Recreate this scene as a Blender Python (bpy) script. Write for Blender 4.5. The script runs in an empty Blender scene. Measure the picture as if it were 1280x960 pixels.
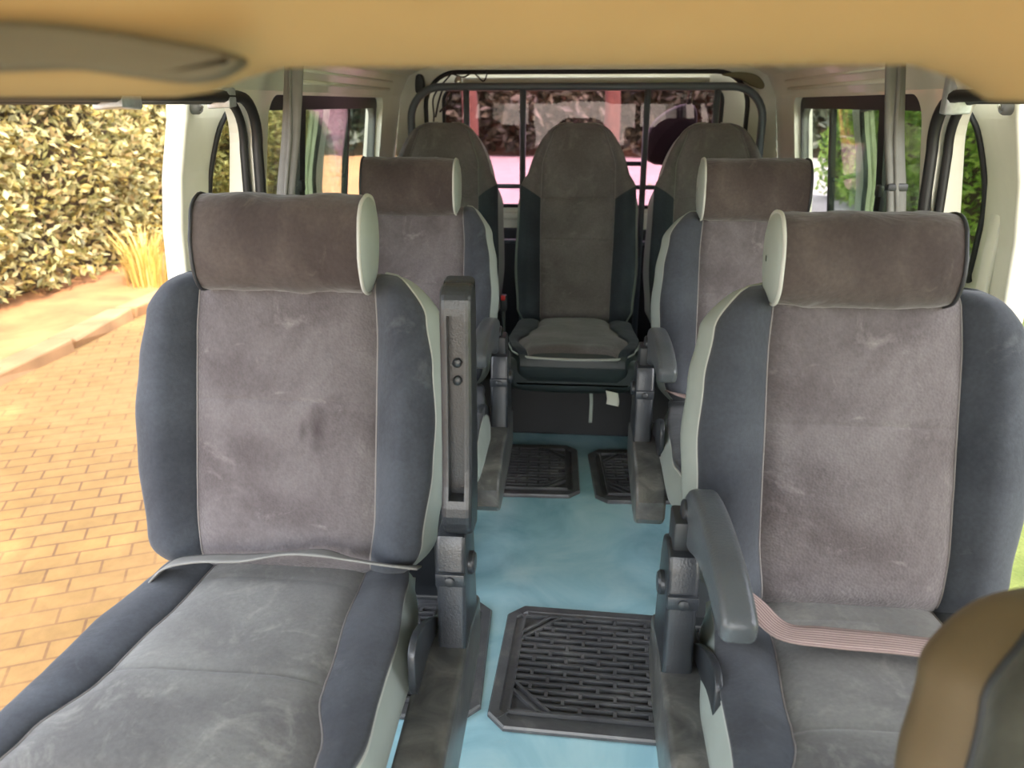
import bpy, bmesh, math, random
from mathutils import Vector, Matrix, noise
R = math.radians
random.seed(7)
COL = bpy.context.scene.collection

# ------------------------------------------------------------------ helpers
def link(name, me, mat=None, parent=None, smooth=False):
    o = bpy.data.objects.new(name, me)
    COL.objects.link(o)
    if mat is not None:
        for m in (mat if isinstance(mat, (list, tuple)) else [mat]):
            me.materials.append(m)
    if smooth:
        for p in me.polygons: p.use_smooth = True
    if parent is not None: o.parent = parent
    return o

def from_bm(name, bm, mat, parent=None, smooth=False):
    me = bpy.data.meshes.new(name)
    bmesh.ops.recalc_face_normals(bm, faces=bm.faces)
    bm.to_mesh(me); bm.free()
    o = link(name, me, mat, parent, smooth)
    if smooth: me.set_sharp_from_angle(angle=R(38))
    return o

def from_py(name, vs, fs, mat, parent=None, smooth=True):
    me = bpy.data.meshes.new(name)
    me.from_pydata([tuple(v) for v in vs], [], fs)
    me.update()
    return link(name, me, mat, parent, smooth)

def tag(o, label=None, cat=None, group=None, kind=None):
    if label: o['label'] = label
    if cat: o['category'] = cat
    if group: o['group'] = group
    if kind: o['kind'] = kind
    return o

def empty(name, loc, rz=0.0):
    o = bpy.data.objects.new(name, None); COL.objects.link(o)
    o.location = loc; o.rotation_euler = (0, 0, rz)
    o.empty_display_size = .1
    return o

def bm_box(bm, c, s, rot=None, bev=0.0, seg=2):
    r = bmesh.ops.create_cube(bm, size=1.0)
    vs = r['verts']
    bmesh.ops.scale(bm, vec=s, verts=vs)
    if bev > 0:
        es = list({e for v in vs for e in v.link_edges})
        rb = bmesh.ops.bevel(bm, geom=es, offset=bev, segments=seg, profile=.5, affect='EDGES')
        vs = list({v for f in rb['faces'] for v in f.verts} | {v for v in vs if v.is_valid})
    if rot is not None:
        bmesh.ops.rotate(bm, cent=(0, 0, 0), matrix=rot, verts=vs)
    bmesh.ops.translate(bm, vec=c, verts=vs)
    return vs

def prism_bm(pts, lo, hi, axis='x', bev=0.0, seg=3):
    """closed outline in the plane across `axis`, extruded lo..hi"""
    bm = bmesh.new()
    def P(a, b, t):
        return {'x': (t, a, b), 'y': (a, t, b), 'z': (a, b, t)}[axis]
    v0 = [bm.verts.new(P(a, b, lo)) for a, b in pts]
    v1 = [bm.verts.new(P(a, b, hi)) for a, b in pts]
    n = len(pts)
    f0 = bm.faces.new(v0); f1 = bm.faces.new(v1[::-1])
    for i in range(n):
        bm.faces.new((v0[i], v1[i], v1[(i+1) % n], v0[(i+1) % n]))
    bmesh.ops.recalc_face_normals(bm, faces=bm.faces)
    if bev > 0:
        es = [e for e in bm.edges if (f0 in e.link_faces) or (f1 in e.link_faces)]
        bmesh.ops.bevel(bm, geom=es, offset=bev, segments=seg, profile=.5, affect='EDGES')
    return bm

def tube_mesh(pts, r, n=8, closed=False, vs=None, fs=None):
    vs = [] if vs is None else vs; fs = [] if fs is None else fs
    pts = [Vector(p) for p in pts]; N = len(pts); base = len(vs)
    prev = None
    for i, p in enumerate(pts):
        a = pts[(i-1) % N] if (closed or i > 0) else p
        b = pts[(i+1) % N] if (closed or i < N-1) else p
        t = (b-a)
        if t.length < 1e-9: t = Vector((0, 0, 1))
        t.normalize()
        if prev is None:
            u = t.orthogonal().normalized()
        else:
            u = prev - t*prev.dot(t)
            if u.length < 1e-6: u = t.orthogonal()
            u.normalize()
        prev = u; w = t.cross(u)
        rr = r[i] if isinstance(r, (list, tuple)) else r
        for k in range(n):
            an = 2*math.pi*k/n
            vs.append(p + u*math.cos(an)*rr + w*math.sin(an)*rr)
    for i in range(N if closed else N-1):
        j = (i+1) % N
        for k in range(n):
            k2 = (k+1) % n
            fs.append((base+i*n+k, base+i*n+k2, base+j*n+k2, base+j*n+k))
    if not closed:
        fs.append(tuple(base+k for k in range(n))[::-1])
        fs.append(tuple(base+(N-1)*n+k for k in range(n)))
    return vs, fs

def tube(name, pts, r, mat, parent=None, n=8, closed=False):
    vs, fs = tube_mesh(pts, r, n, closed)
    return from_py(name, vs, fs, mat, parent)

def rrect(y0, y1, z0, z1, r, seg=8):
    """rounded rectangle; r = one radius or (r at y0z0, y1z0, y1z1, y0z1)"""
    if not isinstance(r, (list, tuple)): r = (r,)*4
    out = []
    for (cy, cz, a0, q) in ((y0+r[0], z0+r[0], 180, r[0]), (y1-r[1], z0+r[1], 270, r[1]), (y1-r[2], z1-r[2], 0, r[2]), (y0+r[3], z1-r[3], 90, r[3])):
        for k in range(seg+1):
            a = R(a0+90*k/seg)
            out.append((cy+q*math.cos(a), cz+q*math.sin(a)))
    return out

def lathe_bm(prof, n=24, M=None):
    bm = bmesh.new(); rings = []
    for (r, z) in prof:
        rings.append([bm.verts.new((r*math.cos(2*math.pi*k/n), r*math.sin(2*math.pi*k/n), z)) for k in range(n)])
    for a, b in zip(rings, rings[1:]):
        for k in range(n):
            bm.faces.new((a[k], a[(k+1) % n], b[(k+1) % n], b[k]))
    bm.faces.new(rings[0][::-1]); bm.faces.new(rings[-1])
    if M is not None: bmesh.ops.transform(bm, matrix=M, verts=bm.verts)
    return bm

def boolean_cut(o, cutters):
    for c in cutters:
        md = o.modifiers.new('cut', 'BOOLEAN'); md.operation = 'DIFFERENCE'; md.solver = 'EXACT'; md.object = c
    dg = bpy.context.evaluated_depsgraph_get(); dg.update()
    me = bpy.data.meshes.new_from_object(o.evaluated_get(dg))
    o.modifiers.clear(); o.data = me
    for c in cutters: bpy.data.objects.remove(c, do_unlink=True)
    for p in me.polygons: p.use_smooth = False

def cr(pts, n):
    """Catmull-Rom through 2D points, n samples per span"""
    out = []
    P = [pts[0]] + list(pts) + [pts[-1]]
    for i in range(1, len(P)-2):
        for k in range(n):
            t = k/n
            out.append(tuple(.5*((2*P[i][d]) + (-P[i-1][d]+P[i+1][d])*t + (2*P[i-1][d]-5*P[i][d]+4*P[i+1][d]-P[i+2][d])*t*t
                       + (-P[i-1][d]+3*P[i][d]-3*P[i+1][d]+P[i+2][d])*t**3) for d in range(len(pts[0]))))
    out.append(tuple(pts[-1]))
    return out

def lerp_tab(tab, s):
    if s <= tab[0][0]: return tab[0][1]
    for (a, va), (b, vb) in zip(tab, tab[1:]):
        if s <= b:
            t = (s-a)/(b-a); t = t*t*(3-2*t)
            return va+(vb-va)*t
    return tab[-1][1]

# ------------------------------------------------------------------ materials
def srgb(r, g, b):
    f = lambda c: (c/255/12.92) if c/255 <= .04045 else ((c/255+.055)/1.055)**2.4
    return (f(r), f(g), f(b), 1)

class NT:
    def __init__(self, name):
        self.m = bpy.data.materials.new(name); self.m.use_nodes = True
        self.t = self.m.node_tree; self.n = self.t.nodes
        self.b = self.n['Principled BSDF']
        self.tc = self.n.new('ShaderNodeTexCoord')
    def add(self, typ, **kw):
        x = self.n.new(typ)
        for k, v in kw.items(): setattr(x, k, v)
        return x
    def l(self, a, b): self.t.links.new(a, b)
    def noise(self, scale, detail=4, rough=.55, dist=0.0, co=None, vec=None):
        x = self.add('ShaderNodeTexNoise'); x.inputs['Scale'].default_value = scale
        x.inputs['Detail'].default_value = detail; x.inputs['Roughness'].default_value = rough
        x.inputs['Distortion'].default_value = dist
        if vec is not None:
            mp = self.add('ShaderNodeMapping'); mp.inputs['Scale'].default_value = vec
            self.l(self.tc.outputs['Object'], mp.inputs['Vector']); self.l(mp.outputs[0], x.inputs['Vector'])
        else: self.l(co or self.tc.outputs['Object'], x.inputs['Vector'])
        return x.outputs['Fac']
    def ramp(self, fac, stops):
        x = self.add('ShaderNodeValToRGB'); e = x.color_ramp.elements
        e[0].position, e[0].color = stops[0]; e[1].position, e[1].color = stops[-1]
        for p, c in stops[1:-1]:
            q = e.new(p); q.color = c
        self.l(fac, x.inputs[0]); return x.outputs[0]
    def mix(self, fac, a, b, mode='MIX'):
        x = self.add('ShaderNodeMix', data_type='RGBA', blend_type=mode)
        for s, v in ((x.inputs[0], fac), (x.inputs[6], a), (x.inputs[7], b)):
            if hasattr(v, 'is_output'): self.l(v, s)
            else: s.default_value = v
        return x.outputs[2]
    def bump(self, h, strength, dist=.002, prev=None):
        x = self.add('ShaderNodeBump'); x.inputs['Strength'].default_value = strength; x.inputs['Distance'].default_value = dist
        self.l(h, x.inputs['Height'])
        if prev is not None: self.l(prev, x.inputs['Normal'])
        return x.outputs[0]
    def color(self, c):
        if hasattr(c, 'is_output'): self.l(c, self.b.inputs['Base Color'])
        else: self.b.inputs['Base Color'].default_value = c
    def normal(self, n): self.l(n, self.b.inputs['Normal'])
    def setv(self, k, v): self.b.inputs[k].default_value = v

W1 = (1, 1, 1, 1); K1 = (0, 0, 0, 1)
def simple(name, c, rough=.5, var=.12, scale=8, metal=0, bump=0, bscale=200, spec=None):
    t = NT(name); f = t.noise(scale, 5)
    dk = tuple(x*(1-var) for x in c[:3])+(1,); lt = tuple(min(1, x*(1+var)) for x in c[:3])+(1,)
    t.color(t.ramp(f, [(.3, dk), (.7, lt)])); t.setv('Roughness', rough); t.setv('Metallic', metal)
    if spec is not None: t.setv('Specular IOR Level', spec)
    if bump: t.normal(t.bump(t.noise(bscale, 3), bump, .001))
    return t.m

def fabric(name, c, stain, dust, weave=True, dust_lo=.58, dust_hi=.8, stain_lo=.5, sheen=.25, wr=.25):
    t = NT(name)
    f1 = t.noise(5, 6, .6, .6); f2 = t.noise(11, 6, .65, 1.2); f3 = t.noise(160, 2)
    col = t.mix(t.ramp(f1, [(stain_lo-.12, W1), (stain_lo+.12, K1)]), c, stain)
    col = t.mix(t.ramp(f2, [(dust_lo, K1), (dust_hi, (.75, .75, .75, 1))]), col, dust)
    col = t.mix(.35, col, t.ramp(f3, [(.3, (.7, .7, .7, 1)), (.7, (1.25, 1.25, 1.25, 1))]), 'MULTIPLY')
    t.color(col); t.setv('Roughness', .9); t.setv('Sheen Weight', sheen); t.setv('Sheen Roughness', .5)
    t.setv('Specular IOR Level', .2)
    n = t.bump(t.noise(7, 3, .6, 1.5, vec=(1, 1.6, 1)), wr, .012)
    if weave:
        v = t.add('ShaderNodeTexVoronoi'); v.inputs['Scale'].default_value = 230
        t.l(t.tc.outputs['Object'], v.inputs['Vector'])
        n = t.bump(v.outputs['Distance'], .55, .0015, n)
    else:
        n = t.bump(t.noise(420, 2), .3, .001, n)
    t.normal(n); return t.m

M = {}
M['velour_back'] = fabric('velour_back', srgb(102, 97, 98), srgb(80, 74, 75), srgb(136, 130, 129), True)
def add_stain(m, spots, col):
    nt = m.node_tree; b = nt.nodes['Principled BSDF']; tc = nt.nodes.new('ShaderNodeTexCoord')
    for (x, z, rx, rz, amt) in spots:
        mp = nt.nodes.new('ShaderNodeMapping'); mp.vector_type = 'POINT'
        mp.inputs['Scale'].default_value = (1/rx, 0, 1/rz); mp.inputs['Location'].default_value = (-x/rx, 0, -z/rz)
        nz = nt.nodes.new('ShaderNodeTexNoise'); nz.inputs['Scale'].default_value = 22; nt.links.new(tc.outputs['Object'], nz.inputs['Vector'])
        ln = nt.nodes.new('ShaderNodeVectorMath'); ln.operation = 'LENGTH'
        ad = nt.nodes.new('ShaderNodeMath'); ad.operation = 'MULTIPLY_ADD'; ad.inputs[1].default_value = 1.6
        mr_ = nt.nodes.new('ShaderNodeMapRange'); mr_.inputs['From Min'].default_value = 2.1; mr_.inputs['From Max'].default_value = 1.1; mr_.inputs['To Max'].default_value = amt
        mx = nt.nodes.new('ShaderNodeMix'); mx.data_type = 'RGBA'
        nt.links.new(tc.outputs['Object'], mp.inputs['Vector']); nt.links.new(mp.outputs[0], ln.inputs[0])
        nt.links.new(nz.outputs['Fac'], ad.inputs[0]); nt.links.new(ln.outputs['Value'], ad.inputs[2]); nt.links.new(ad.outputs[0], mr_.inputs['Value'])
        nt.links.new(mr_.outputs[0], mx.inputs[0])
        nt.links.new(b.inputs['Base Color'].links[0].from_socket, mx.inputs[6]); mx.inputs[7].default_value = col
        nt.links.new(mx.outputs[2], b.inputs['Base Color'])
    return m
M['velour_stained'] = add_stain(fabric('velour_back_stained', srgb(102, 97, 98), srgb(80, 74, 75), srgb(136, 130, 129), True),
    [(.058, .650, .018, .034, .8), (.034, .642, .010, .022, .6), (-.05, .60, .05, .03, .25)], srgb(52, 44, 46))
M['velour_seat'] = fabric('velour_seat', srgb(102, 102, 99), srgb(82, 81, 80), srgb(132, 131, 125), False, .52, .75, wr=.3)
M['velour_head'] = fabric('velour_head', srgb(80, 72, 68), srgb(60, 52, 50), srgb(108, 99, 92), False, .6, .85, wr=.5)
M['velour_rear'] = fabric('velour_rear', srgb(112, 106, 107), srgb(94, 88, 88), srgb(140, 134, 132), False, .56, .85, wr=.2)
M['bolster'] = fabric('bolster_blue_grey', srgb(61, 65, 71), srgb(48, 51, 57), srgb(96, 99, 101), False, .62, .9, .5, .15, .2)
M['bolster_dark'] = fabric('bolster_dark', srgb(56, 62, 70), srgb(46, 51, 58), srgb(84, 88, 94), False, .64, .95, .5, .1, .15)
M['front_fabric'] = fabric('front_seat_fabric', srgb(66, 66, 58), srgb(54, 54, 48), srgb(84, 84, 74), False, .6, .9)
M['vinyl'] = simple('side_vinyl', srgb(146, 154, 148), .45, .1, 6, bump=.15)
M['vinyl_tan'] = simple('tan_side_vinyl', srgb(106, 90, 66), .5, .12, 6, bump=.15)
M['vinyl_dark'] = simple('dark_vinyl', srgb(44, 52, 53), .45, .12, 6, bump=.15)
M['piping'] = simple('light_piping', srgb(176, 178, 172), .5, .08, 20)
M['seam'] = simple('seam_thread', srgb(128, 124, 122), .8, .1, 30)
M['piping_dark'] = simple('dark_piping', srgb(40, 42, 46), .5, .08, 20)
M['plastic'] = simple('black_plastic', srgb(42, 45, 49), .28, .2, 14, bump=.5, bscale=330)
M['arm'] = simple('armrest_skin', srgb(78, 82, 86), .30, .12, 10, bump=.7, bscale=260)
M['rubber'] = simple('rubber_seal', srgb(26, 26, 26), .5, .25, 12, bump=.2)
M['black'] = simple('black_metal', srgb(38, 41, 44), .45, .15, 10)
M['grille'] = simple('grille_paint', srgb(84, 91, 98), .4, .12, 10)
M['chrome'] = simple('chrome', srgb(210, 210, 205), .22, .05, 10, metal=1)
M['belt'] = simple('belt_grey', srgb(116, 116, 112), .7, .08, 30, bump=.3)
M['tape'] = simple('silver_tape', srgb(176, 182, 186), .35, .18, 60, metal=.4, bump=.6, bscale=90)
M['lining'] = simple('black_lining', srgb(34, 36, 40), .7, .15)
M['red'] = simple('red_plastic', srgb(190, 30, 25), .4, .05)
M['paper'] = simple('paper_tag', srgb(215, 215, 205), .7, .04)
M['headliner'] = simple('headliner_tan', srgb(162, 132, 86), .95, .07, 5, bump=.1, bscale=300)
M['visor'] = simple('visor_vinyl', srgb(92, 82, 62), .7, .06, 7)
M['wires'] = simple('wire_cover', srgb(40, 36, 34), .5, .1)
M['trunk'] = simple('bark', srgb(84, 54, 44), .9, .35, 6, bump=.8, bscale=18)
M['concrete'] = simple('pale_concrete', srgb(140, 128, 131), .9, .12, 2, bump=.3, bscale=30)
M['soil'] = simple('red_soil', srgb(140, 96, 60), .95, .3, 3, bump=.8, bscale=14)
M['kerb'] = simple('kerb_stone', srgb(146, 112, 78), .9, .2, 4, bump=.5, bscale=40)

def mat_paint():
    t = NT('cream_paint')
    f = t.noise(3, 5, .6, .4); g = t.noise(26, 6, .7)
    c = t.ramp(f, [(.3, srgb(214, 212, 192)), (.7, srgb(232, 230, 214))])
    c = t.mix(t.ramp(g, [(.66, K1), (.8, (.35, .35, .35, 1))]), c, srgb(172, 158, 124))
    t.color(c); t.setv('Roughness', .32); t.setv('Coat Weight', .25)
    t.normal(t.bump(t.noise(5, 2), .06, .01)); return t.m
M['paint'] = mat_paint()

def mat_rail():
    t = NT('worn_side_cover')
    f = t.noise(14, 6, .65, .8); g = t.noise(5, 4)
    c = t.ramp(f, [(.35, srgb(64, 65, 65)), (.55, srgb(92, 92, 90)), (.75, srgb(140, 138, 132))])
    c = t.mix(t.ramp(g, [(.5, K1), (.7, (.6, .6, .6, 1))]), c, srgb(88, 84, 78))
    t.color(c); t.setv('Roughness', .32); t.setv('Specular IOR Level', .6); t.normal(t.bump(t.noise(150, 3), .35, .001)); return t.m
M['rail'] = mat_rail()

def mat_floor():
    t = NT('blue_floor_vinyl')
    f = t.noise(4, 6, .6, .8); g = t.noise(30, 5, .7)
    c = t.ramp(f, [(.3, srgb(134, 180, 196)), (.5, srgb(160, 204, 216)), (.72, srgb(188, 222, 228))])
    c = t.mix(t.ramp(g, [(.6, K1), (.85, (.5, .5, .5, 1))]), c, srgb(186, 208, 208))
    t.color(c); t.setv('Roughness', .26); t.setv('Specular IOR Level', .7)
    t.normal(t.bump(t.noise(9, 3), .12, .01)); return t.m
M['floor'] = mat_floor()

def mat_mat():
    t = NT('rubber_mat')
    f = t.noise(9, 6, .65, .6)
    c = t.ramp(f, [(.3, srgb(62, 63, 66)), (.55, srgb(82, 83, 85)), (.78, srgb(118, 117, 114))])
    t.color(c); t.setv('Roughness', .32); t.normal(t.bump(t.noise(260, 2), .25, .001)); return t.m
M['mat'] = mat_mat()

def mat_webbing():
    t = NT('belt_webbing'); t.setv('Roughness', .65)
    w = t.add('ShaderNodeTexWave', wave_type='BANDS', bands_direction='Y')
    w.inputs['Scale'].default_value = 2.6; t.l(t.tc.outputs['UV'], w.inputs['Vector'])
    f = t.noise(20, 4)
    c = t.mix(t.ramp(w.outputs['Fac'], [(.2, K1), (.8, W1)]), srgb(118, 96, 92), srgb(166, 148, 142))
    t.color(t.mix(.3, c, t.ramp(f, [(.3, (.7, .7, .7, 1)), (.7, W1)]), 'MULTIPLY'))
    t.normal(t.bump(w.outputs['Fac'], .6, .001)); return t.m
M['webbing'] = mat_webbing()

def mat_glass(name, c, rough=0.0, mixv=.9, refl=.08):
    m = bpy.data.materials.new(name); m.use_nodes = True
    t = m.node_tree; t.nodes.clear()
    o = t.nodes.new('ShaderNodeOutputMaterial'); tr = t.nodes.new('ShaderNodeBsdfTransparent')
    gl = t.nodes.new('ShaderNodeBsdfGlossy'); mx = t.nodes.new('ShaderNodeMixShader'); lw = t.nodes.new('ShaderNodeLayerWeight'); lw.inputs[0].default_value = .5
    pw = t.nodes.new('ShaderNodeMath'); pw.operation = 'POWER'; pw.inputs[1].default_value = 4.5; t.links.new(lw.outputs['Facing'], pw.inputs[0])
    fr = t.nodes.new('ShaderNodeMath'); fr.operation = 'MULTIPLY_ADD'; fr.inputs[1].default_value = .55; fr.inputs[2].default_value = .025; t.links.new(pw.outputs[0], fr.inputs[0])
    tr.inputs[0].default_value = c; gl.inputs['Roughness'].default_value = rough; gl.inputs[0].default_value = (.9, .95, .92, 1)
    t.links.new(fr.outputs[0], mx.inputs[0]); t.links.new(tr.outputs[0], mx.inputs[1]); t.links.new(gl.outputs[0], mx.inputs[2])
    t.links.new(mx.outputs[0], o.inputs[0]); return m
M['glass'] = mat_glass('clear_glass', (.94, .975, .955, 1))
M['glass_dark'] = mat_glass('tinted_door_glass', (.60, .64, .54, 1))
M['glass_pink'] = mat_glass('pink_film_glass', (.80, .62, .68, 1))

def mat_paving():
    t = NT('block_paving')
    mp = t.add('ShaderNodeMapping'); mp.inputs['Rotation'].default_value = (0, 0, R(-24))
    t.l(t.tc.outputs['Object'], mp.inputs['Vector'])
    b = t.add('ShaderNodeTexBrick'); b.offset = .5
    b.inputs['Scale'].default_value = 1; b.inputs['Brick Width'].default_value = .20; b.inputs['Row Height'].default_value = .10
    b.inputs['Mortar Size'].default_value = .006; b.inputs['Mortar Smooth'].default_value = .3; b.inputs['Bias'].default_value = 0
    b.inputs['Color1'].default_value = srgb(126, 97, 52); b.inputs['Color2'].default_value = srgb(136, 105, 60); b.inputs['Mortar'].default_value = srgb(98, 70, 42)
    t.l(mp.outputs[0], b.inputs['Vector'])
    f = t.noise(1.3, 6, .65, .8); g = t.noise(12, 6, .7)
    c = t.mix(t.ramp(f, [(.42, K1), (.66, (.85, .85, .85, 1))]), b.outputs['Color'], srgb(146, 112, 68))
    c = t.mix(.55, c, t.ramp(g, [(.3, (.72, .68, .64, 1)), (.7, (1.15, 1.12, 1.1, 1))]), 'MULTIPLY')
    t.color(c); t.setv('Roughness', .9)
    n = t.bump(b.outputs['Fac'], -.5, .004); t.normal(t.bump(g, .5, .01, n)); return t.m
M['paving'] = mat_paving()

def mat_leaf(name, cols, trans=.35, rough=.5):
    t = NT(name); g = t.add('ShaderNodeNewGeometry')
    n = len(cols); t.color(t.ramp(g.outputs['Random Per Island'], [(i/(n-1), c) for i, c in enumerate(cols)]))
    t.setv('Roughness', rough)
    tl = t.add('ShaderNodeBsdfTranslucent'); mx = t.add('ShaderNodeMixShader'); mx.inputs[0].default_value = trans
    t.l(t.b.inputs['Base Color'].links[0].from_socket, tl.inputs[0])
    t.l(t.b.outputs[0], mx.inputs[1]); t.l(tl.outputs[0], mx.inputs[2]); t.l(mx.outputs[0], t.n['Material Output'].inputs[0])
    return t.m
M['leaf_hedge'] = mat_leaf('hedge_leaf', [srgb(84, 80, 42), srgb(150, 146, 92), srgb(206, 200, 152), srgb(168, 152, 86), srgb(112, 98, 52), srgb(196, 172, 124)])
M['leaf_green'] = mat_leaf('green_leaf', [srgb(74, 104, 38), srgb(128, 160, 60), srgb(170, 190, 90), srgb(98, 128, 50)], .45)
M['leaf_shaded'] = mat_leaf('shaded_leaf', [srgb(24, 30, 20), srgb(40, 48, 30), srgb(74, 78, 58), srgb(30, 36, 24)], .2)  # shade on the rear tree belt is put into these leaf colours
M['straw'] = mat_leaf('dry_grass', [srgb(206, 178, 96), srgb(170, 150, 70), srgb(222, 200, 130)], .3)
M['core'] = simple('hedge_twigs', srgb(62, 48, 30), .95, .3, 3)
def mat_lawn():
    t = NT('lawn'); f = t.noise(3, 6); g = t.noise(60, 3)
    t.color(t.mix(.5, t.ramp(f, [(.3, srgb(92, 108, 44)), (.7, srgb(136, 144, 74))]), t.ramp(g, [(.3, (.6, .6, .6, 1)), (.7, W1)]), 'MULTIPLY'))
    t.setv('Roughness', .9); t.normal(t.bump(g, .6, .02)); return t.m
M['lawn'] = mat_lawn()

# ------------------------------------------------------------------ upholstered pad
def pad(S, W, p, T, hump, r0, r1, crown=.006, ns=54, seams=(), classify=None, seed=0, wr=.0015, nm=-.05, pipe_n=-.012, side_in=.006, flare=.020, slant=None):
    """rings along s; local coords (x across, s along, n out of the front). W,p: functions of s.
       returns (parts {key:(verts,faces)}, pipes (left,right) point lists)"""
    ss = []
    for i in range(ns+1):
        u = i/ns; ss.append(S*(u - .07*math.sin(2*math.pi*u)))
    for (a, d, wd) in seams:
        ss = [q for q in ss if abs(q-a) > 2.6*wd]+[a+wd*k for k in (-2.2, -1.2, -.6, 0, .6, 1.2, 2.2)]
    ss.sort()
    emax = max(W(s)-p(s) for s in ss)
    rings = []; meta = []
    nP, nB, nS, nK = 9, 14, 6, 5
    for s in ss:
        w, q = W(s), p(s); e = max(w-q, .002); h = hump*min(1, e/emax)
        k = 1.0
        if s < r0: k = math.sqrt(max(0, 1-((r0-s)/r0)**2))
        if s > S-r1: k = math.sqrt(max(0, 1-((s-S+r1)/r1)**2))
        k = max(k, .03)
        g = sum(-d*math.exp(-((s-a)/wd)**2) for (a, d, wd) in seams)
        half = []
        for i in range(nP):
            x = q*i/nP; half.append((x, crown*(1-(i/nP)**4)+g, 'panel'))
        bp = cr([(q, -.006), (q+.10*e, .25*h), (q+.40*e, h), (q+.70*e, .82*h), (q+.86*e, .34*h), (w-flare*min(1, e/emax), pipe_n)], 3)
        bp = bp[:-1]
        for (x, n) in bp: half.append((x, n, 'bolster'))
        sp = cr([(w-flare*min(1, e/emax), pipe_n), (w, -.055), (w-side_in, -.75*T), (w-side_in-.03, -T)], 2)
        for (x, n) in sp[:-1]: half.append((x, n, 'side'))
        for i in range(nK): half.append(((w-side_in-.03)*(1-i/nK), -T, 'rear'))
        ring = []
        # right half then mirrored left half (closed ring): right: x from 0 outwards ... back centre
        right = half + [(0, -T, 'rear')]
        full = [(x, n, c) for x, n, c in right]
        left = [(-x, n, c) for x, n, c in right[1:-1]][::-1]
        allp = full + left
        for (x, n, c) in allp:
            nz = noise.noise(Vector((x*9+seed, s*9, 3.1)))*wr + noise.noise(Vector((x*26+seed, s*34, 7.7)))*wr*.4
            s2 = s
            if slant and c == 'bolster': s2 = s+slant[1]*max(0, abs(x)-q)/e*math.exp(-((s-slant[0])/.07)**2)
            ring.append((x, s2, nm+(n-nm)*k+nz))
        rings.append(ring)
        if not meta:
            kinds = [c for _, _, c in full]; npt = len(allp); nright = len(full)
            pr = [i for i, c in enumerate(kinds) if c == 'side'][0]
            seamr = [i for i, c in enumerate(kinds) if c == 'bolster'][0]
            # face i (between point i and i+1)
            fk = []
            for i in range(npt):
                if i < nright-1: fk.append(kinds[i])
                else:
                    j = npt-i-1   # mirrored face index
                    fk.append(kinds[j])
            meta = [fk, pr, npt-pr, seamr, npt-seamr]
    fk, pr, pl, sr, sl = meta
    npt = len(rings[0])
    parts = {}
    for a in range(len(rings)-1):
        for i in range(npt):
            j = (i+1) % npt
            key = fk[i]
            if classify: key = classify(key, .5*(ss[a]+ss[a+1]), .5*(rings[a][i][0]+rings[a][j][0]))
            if key == 'bolster' and i > npt/2: key = 'bolster2'
            parts.setdefault(key, []).append(((a, i), (a, j), (a+1, j), (a+1, i)))
    endk = 'side' if 'side' in parts else list(parts)[0]
    parts[endk].append(tuple((0, i) for i in range(npt))[::-1])
    parts[endk].append(tuple((len(rings)-1, i) for i in range(npt)))
    out = {}
    for key, fl in parts.items():
        idx = {}; vs = []; fs = []
        for f in fl:
            t = []
            for (a, i) in f:
                if (a, i) not in idx:
                    idx[(a, i)] = len(vs); vs.append(rings[a][i])
                t.append(idx[(a, i)])
            fs.append(tuple(t))
        out[key] = (vs, fs)
    pipes = ([r[pl % npt] for r in rings], [r[pr] for r in rings])
    stitch = ([r[sl % npt] for r in rings], [r[sr] for r in rings])
    return out, pipes, stitch

def placed(vs, Mx): return [Mx @ Vector(v) for v in vs]

def back_matrix(y0, z0, rec, x0=0):
    """(x, s, n) -> seat space: s runs up the reclined back, n points to the front (-y)"""
    a = R(rec)
    return Matrix(((1, 0, 0, x0), (0, math.sin(a), -math.cos(a), y0), (0, math.cos(a), math.sin(a), z0), (0, 0, 0, 1)))
def seat_matrix(y0, z0, tilt, x0=0):
    """s runs forward (-y) from the back edge, n points up; tilt raises the front"""
    a = R(tilt)
    return Matrix(((1, 0, 0, x0), (0, -math.cos(a), math.sin(a), y0), (0, math.sin(a), math.cos(a), z0), (0, 0, 0, 1)))

def upholstery(main, root, parts, pipes, stitch, Mx, mats, keys, pipe_mats=('piping', 'piping'), pipe_r=.0035, pipe_range=(0, None)):
    """main part = side shell; the other coverings and the pipings are its sub-parts"""
    base_v, base_f = parts[keys[0][0]]
    mo = from_py(main, placed(base_v, Mx), base_f, M[mats[keys[0][0]]], root)
    for k, nm in keys[1:]:
        for kk in ((k, 'bolster2') if k == 'bolster' else (k,)):
            if kk in parts: from_py(nm, placed(parts[kk][0], Mx), parts[kk][1], M[mats[k]], mo)
    for pts, pm in zip(pipes, pipe_mats):
        pts = pts[pipe_range[0]:pipe_range[1]]
        tube('piping', placed(pts, Mx), pipe_r, M[pm], mo, 6)
    for pts in stitch:
        tube('seam', placed([(x, s_, n_+.001) for x, s_, n_ in pts[3:-3]], Mx), .0013, M['seam'], mo, 5)
    return mo

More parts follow.
